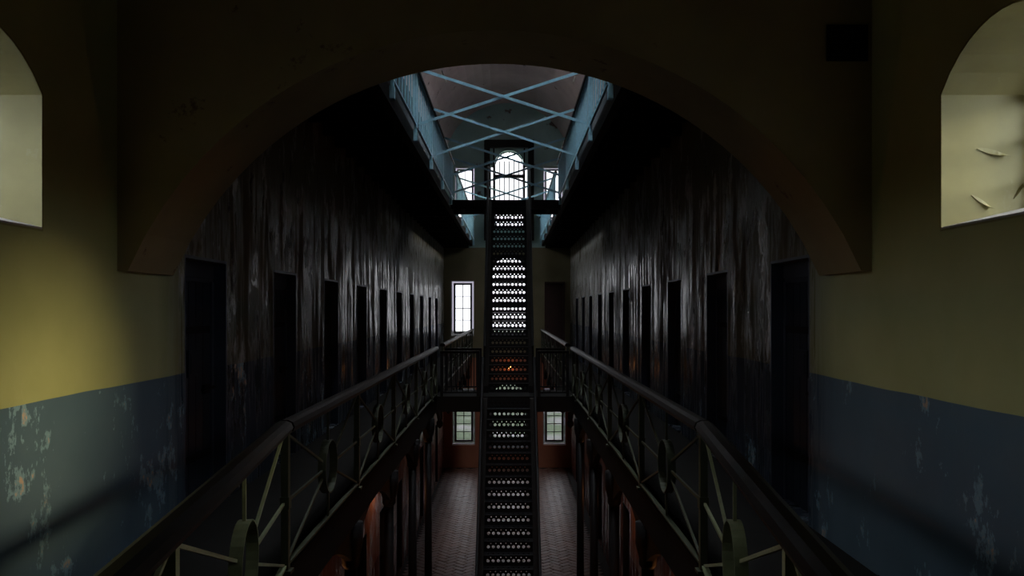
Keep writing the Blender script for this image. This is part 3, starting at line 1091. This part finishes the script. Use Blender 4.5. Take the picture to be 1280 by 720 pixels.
# ------------------------------------------------------------------ stairs
def perforated(wd, ht, ncol, r, small=True, th=0.012):
    """Cast plate in x/z, centred in x, bottom at z=0: one row of round holes and small holes staggered round them."""
    mb = MB()
    margin = 0.03
    cw = (wd - 2 * margin) / ncol
    row = 2 * r + 0.02
    sr = (ht - row) / 2

    def cell(x0, x1, z0, z1, rad, n=12):
        cx, cz = (x0 + x1) / 2, (z0 + z1) / 2
        hx, hz = (x1 - x0) / 2, (z1 - z0) / 2
        oc, ic = [], []
        for k in range(n):
            a = 2 * PI * (k + 0.5) / n
            ca, sa = math.cos(a), math.sin(a)
            m_ = min(hx / max(abs(ca), 1e-6), hz / max(abs(sa), 1e-6))
            oc.append((cx + ca * m_, cz + sa * m_))
            ic.append((cx + rad * ca, cz + rad * sa))
        vs = [(p[0], -th / 2, p[1]) for p in oc] + [(p[0], -th / 2, p[1]) for p in ic] + [(p[0], th / 2, p[1]) for p in oc] + [(p[0], th / 2, p[1]) for p in ic]
        fs = []
        for k in range(n):
            j = (k + 1) % n
            fs += [(k, j, n + j, n + k), (2 * n + k, 3 * n + k, 3 * n + j, 2 * n + j), (n + k, n + j, 3 * n + j, 3 * n + k)]
        # square the corners
        for sx in (-1, 1):
            for sz in (-1, 1):
                cor = (cx + sx * hx, cz + sz * hz)
                best = sorted(range(n), key=lambda q: (oc[q][0] - cor[0]) ** 2 + (oc[q][1] - cor[1]) ** 2)[:2]
                b = len(vs)
                vs += [(cor[0], -th / 2, cor[1]), (cor[0], th / 2, cor[1])]
                fs += [(best[0], best[1], b), (2 * n + best[0], 2 * n + best[1], b + 1)]
        mb.add(vs, fs)

    x = -wd / 2 + margin
    for k in range(ncol):
        cell(x + k * cw, x + (k + 1) * cw, sr, sr + row, r)
    if small and sr > 0.035:
        for zz in (0.0, sr + row):
            mb.box(-wd / 2 + margin, -wd / 2 + margin + cw / 2, -th / 2, th / 2, zz, zz + sr)
            mb.box(wd / 2 - margin - cw / 2, wd / 2 - margin, -th / 2, th / 2, zz, zz + sr)
            for k in range(ncol - 1):
                x0 = x + (k + 0.5) * cw
                if zz == 0:
                    mb.box(x0, x0 + cw, -th / 2, th / 2, 0, sr)
                else:
                    cell(x0, x0 + cw, zz, zz + 0.036, 0.012, 8)
                    mb.box(x0, x0 + cw, -th / 2, th / 2, zz + 0.036, ht)
    else:
        mb.box(-wd / 2 + margin, wd / 2 - margin, -th / 2, th / 2, 0, sr)
        mb.box(-wd / 2 + margin, wd / 2 - margin, -th / 2, th / 2, sr + row, ht)
    for s in (-1, 1):
        a, b = sorted((s * wd / 2, s * (wd / 2 - margin)))
        mb.box(a, b, -th / 2, th / 2, 0, ht)
    return mb


SW = 0.84
NR = 24


def stair(label, y0, z0, y1, z1):
    t = thing('iron_staircase', label, 'staircase', (CX, y0, z0))
    rise = (z1 - z0) / NR
    go = (y1 - y0) / (NR - 1)
    rm = perforated(SW, rise - 0.012, 9, 0.029).mesh('riser')
    rm.materials.append(M['iron'])
    tm0 = perforated(SW, go + 0.035, 9, 0.020, small=False, th=0.014)
    tm0.v = [(x, z, y) for x, y, z in tm0.v]
    tm = tm0.mesh('tread')
    tm.materials.append(M['iron'])
    for k in range(NR):
        y = y0 + go * k
        link('riser', rm, None, t, loc=(CX, y, z0 + rise * k + 0.002))
        if k < NR - 1:
            link('tread', tm, None, t, loc=(CX, y - 0.03, z0 + rise * (k + 1) - 0.006))
    sl = (z1 - z0) / (y1 - y0 + go)
    for s in (-1, 1):
        a, b = sorted((CX + s * SW / 2, CX + s * (SW / 2 + 0.125)))
        e0 = max(z0, z0 - 0.18)
        m = MB().prism([(y0 - 0.10, z0), (y0 + 0.18 / sl, z0), (y1 + go, z1 - 0.22), (y1 + go, z1), (y1 - 0.05, z1 + 0.0), (y0 - 0.10, z0 + 0.14)], 'x', a, b)
        part('stringer', m, M['beam'], t)
        hx = CX + s * (SW / 2 + 0.085)
        off = 0.86
        part('handrail', MB().tube([(hx, y0 - 0.02, z0 + off + 0.1), (hx, y1 - 0.03, z1 + off - 0.05)], 0.028, 10), M['iron'], t)
        for k in range(0, NR, 3):
            y = y0 + go * k + 0.05
            zb = z0 + (z1 - z0) * (y - y0 + 0.1) / (y1 - y0 + 0.1)
            part('baluster', MB().tube([(hx, y, zb - 0.05), (hx, y, z0 + off + 0.1 + (z1 - z0 - 0.15) * (y - y0 + 0.02) / (y1 - y0))], 0.013, 6), M['iron'], t)
    return t


stair('black iron stair with pierced risers climbing from the ground floor to the footbridge', 11.9, Z1, 15.80, Z2 - 0.02)
stair('steep black iron stair with pierced risers climbing to the upper footbridge', 16.8, Z2, 19.74, Z3 - 0.02)

for zt, y0, y1, lev in ((Z2, 16.0, 17.3, 'middle'), (Z3, 19.9, 21.1, 'upper')):
    t = thing('footbridge', '%s level footbridge joining the two galleries at the stair' % lev, 'footbridge', (0, (y0 + y1) / 2, zt - 0.3))
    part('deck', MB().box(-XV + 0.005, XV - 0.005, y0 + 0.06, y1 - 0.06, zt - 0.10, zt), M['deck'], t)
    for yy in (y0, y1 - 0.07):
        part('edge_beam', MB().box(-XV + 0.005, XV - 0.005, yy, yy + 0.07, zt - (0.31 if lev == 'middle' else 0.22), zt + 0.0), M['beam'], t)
    for k in range(5):
        x = -1.1 + k * 0.55
        part('joist', MB().box(x - 0.03, x + 0.03, y0 + 0.07, y1 - 0.07, zt - 0.2, zt - 0.1), M['soffit'], t)

gap_x = SW / 2 + 0.16


def picket_rail(label, x0, x1, y, z, mat):
    t = thing('bridge_railing', label, 'railing', ((x0 + x1) / 2, y, z))
    part('handrail', MB().box(x0, x1, y - 0.035, y + 0.035, z + 0.86, z + 0.91), M['timber'], t)
    part('bottom_rail', MB().box(x0, x1, y - 0.015, y + 0.015, z + 0.06, z + 0.09), mat, t)
    for x in (x0 + 0.03, x1 - 0.03):
        part('post', MB().box(x - 0.03, x + 0.03, y - 0.03, y + 0.03, z, z + 0.88), mat, t)
    n = max(3, int((x1 - x0) / 0.11))
    for k in range(1, n):
        x = x0 + (x1 - x0) * k / n
        part('baluster', MB().box(x - 0.009, x + 0.009, y - 0.009, y + 0.009, z + 0.08, z + 0.87), mat, t)


for s, sd in ((-1, 'left'), (1, 'right')):
    a, b = sorted((s * (XV - 0.08), CX + s * gap_x))
    picket_rail('dark picket railing on the near edge of the middle footbridge, %s of the stair' % sd, a, b, 16.05, Z2, M['iron'])
    picket_rail('dark picket railing on the far edge of the middle footbridge, %s of the stair' % sd, a, b, 17.24, Z2, M['iron'])

# ------------------------------------------------------------------ warm lamps of the ground floor
def wall_lamp(label, p, nrm, power):
    """Bulkhead lamp: back plate, glowing glass, wire cage."""
    p, nrm = Vector(p), Vector(nrm)
    t = thing('bulkhead_lamp', label, 'lamp', p)
    rot = Vector((0, 0, 1)).rotation_difference(nrm).to_matrix().to_4x4()
    def place(mb):
        mb.v = [tuple(p + (rot @ Vector(q))) for q in mb.v]
        return mb
    part('back_plate', place(MB().lathe([(0.10, 0.0), (0.10, 0.025), (0.085, 0.035)], 16)), M['iron'], t)
    part('lamp_glass', place(MB().lathe([(0.07, 0.035), (0.07, 0.06), (0.055, 0.09), (0.03, 0.105), (0.005, 0.11)], 14)), M['bulb'], t, smooth=True)
    cg = MB()
    for k in range(4):
        a = PI * k / 4
        cg.tube([(0.085 * math.cos(a) * math.cos(q), 0.085 * math.sin(a) * math.cos(q), 0.035 + 0.09 * math.sin(q)) for q in [i * PI / 8 for i in range(9)]], 0.005, 5)
    part('wire_cage', place(cg), M['iron'], t)
    l = bpy.data.lights.new('lamp_light', 'POINT')
    l.energy = power
    l.color = (1.0, 0.40, 0.13)
    l.shadow_soft_size = 0.06
    o = bpy.data.objects.new('lamp_light', l)
    COL.objects.link(o)
    o.parent = t
    o.location = nrm * 0.19
    return t


wall_lamp('warm bulkhead lamp on the far wall, glowing through the stair', (CX, YF, -0.50), (0, -1, 0), 1.2)
for s, sd in ((-1, 'left'), (1, 'right')):
    wall_lamp('warm bulkhead lamp on the %s ground floor wall near the arch' % sd, (s * XW, 8.08, -1.6), (-s, 0, 0), 9)
    wall_lamp('warm bulkhead lamp on the %s ground floor wall by the stair foot' % sd, (s * XW, 15.28, -1.6), (-s, 0, 0), 5)
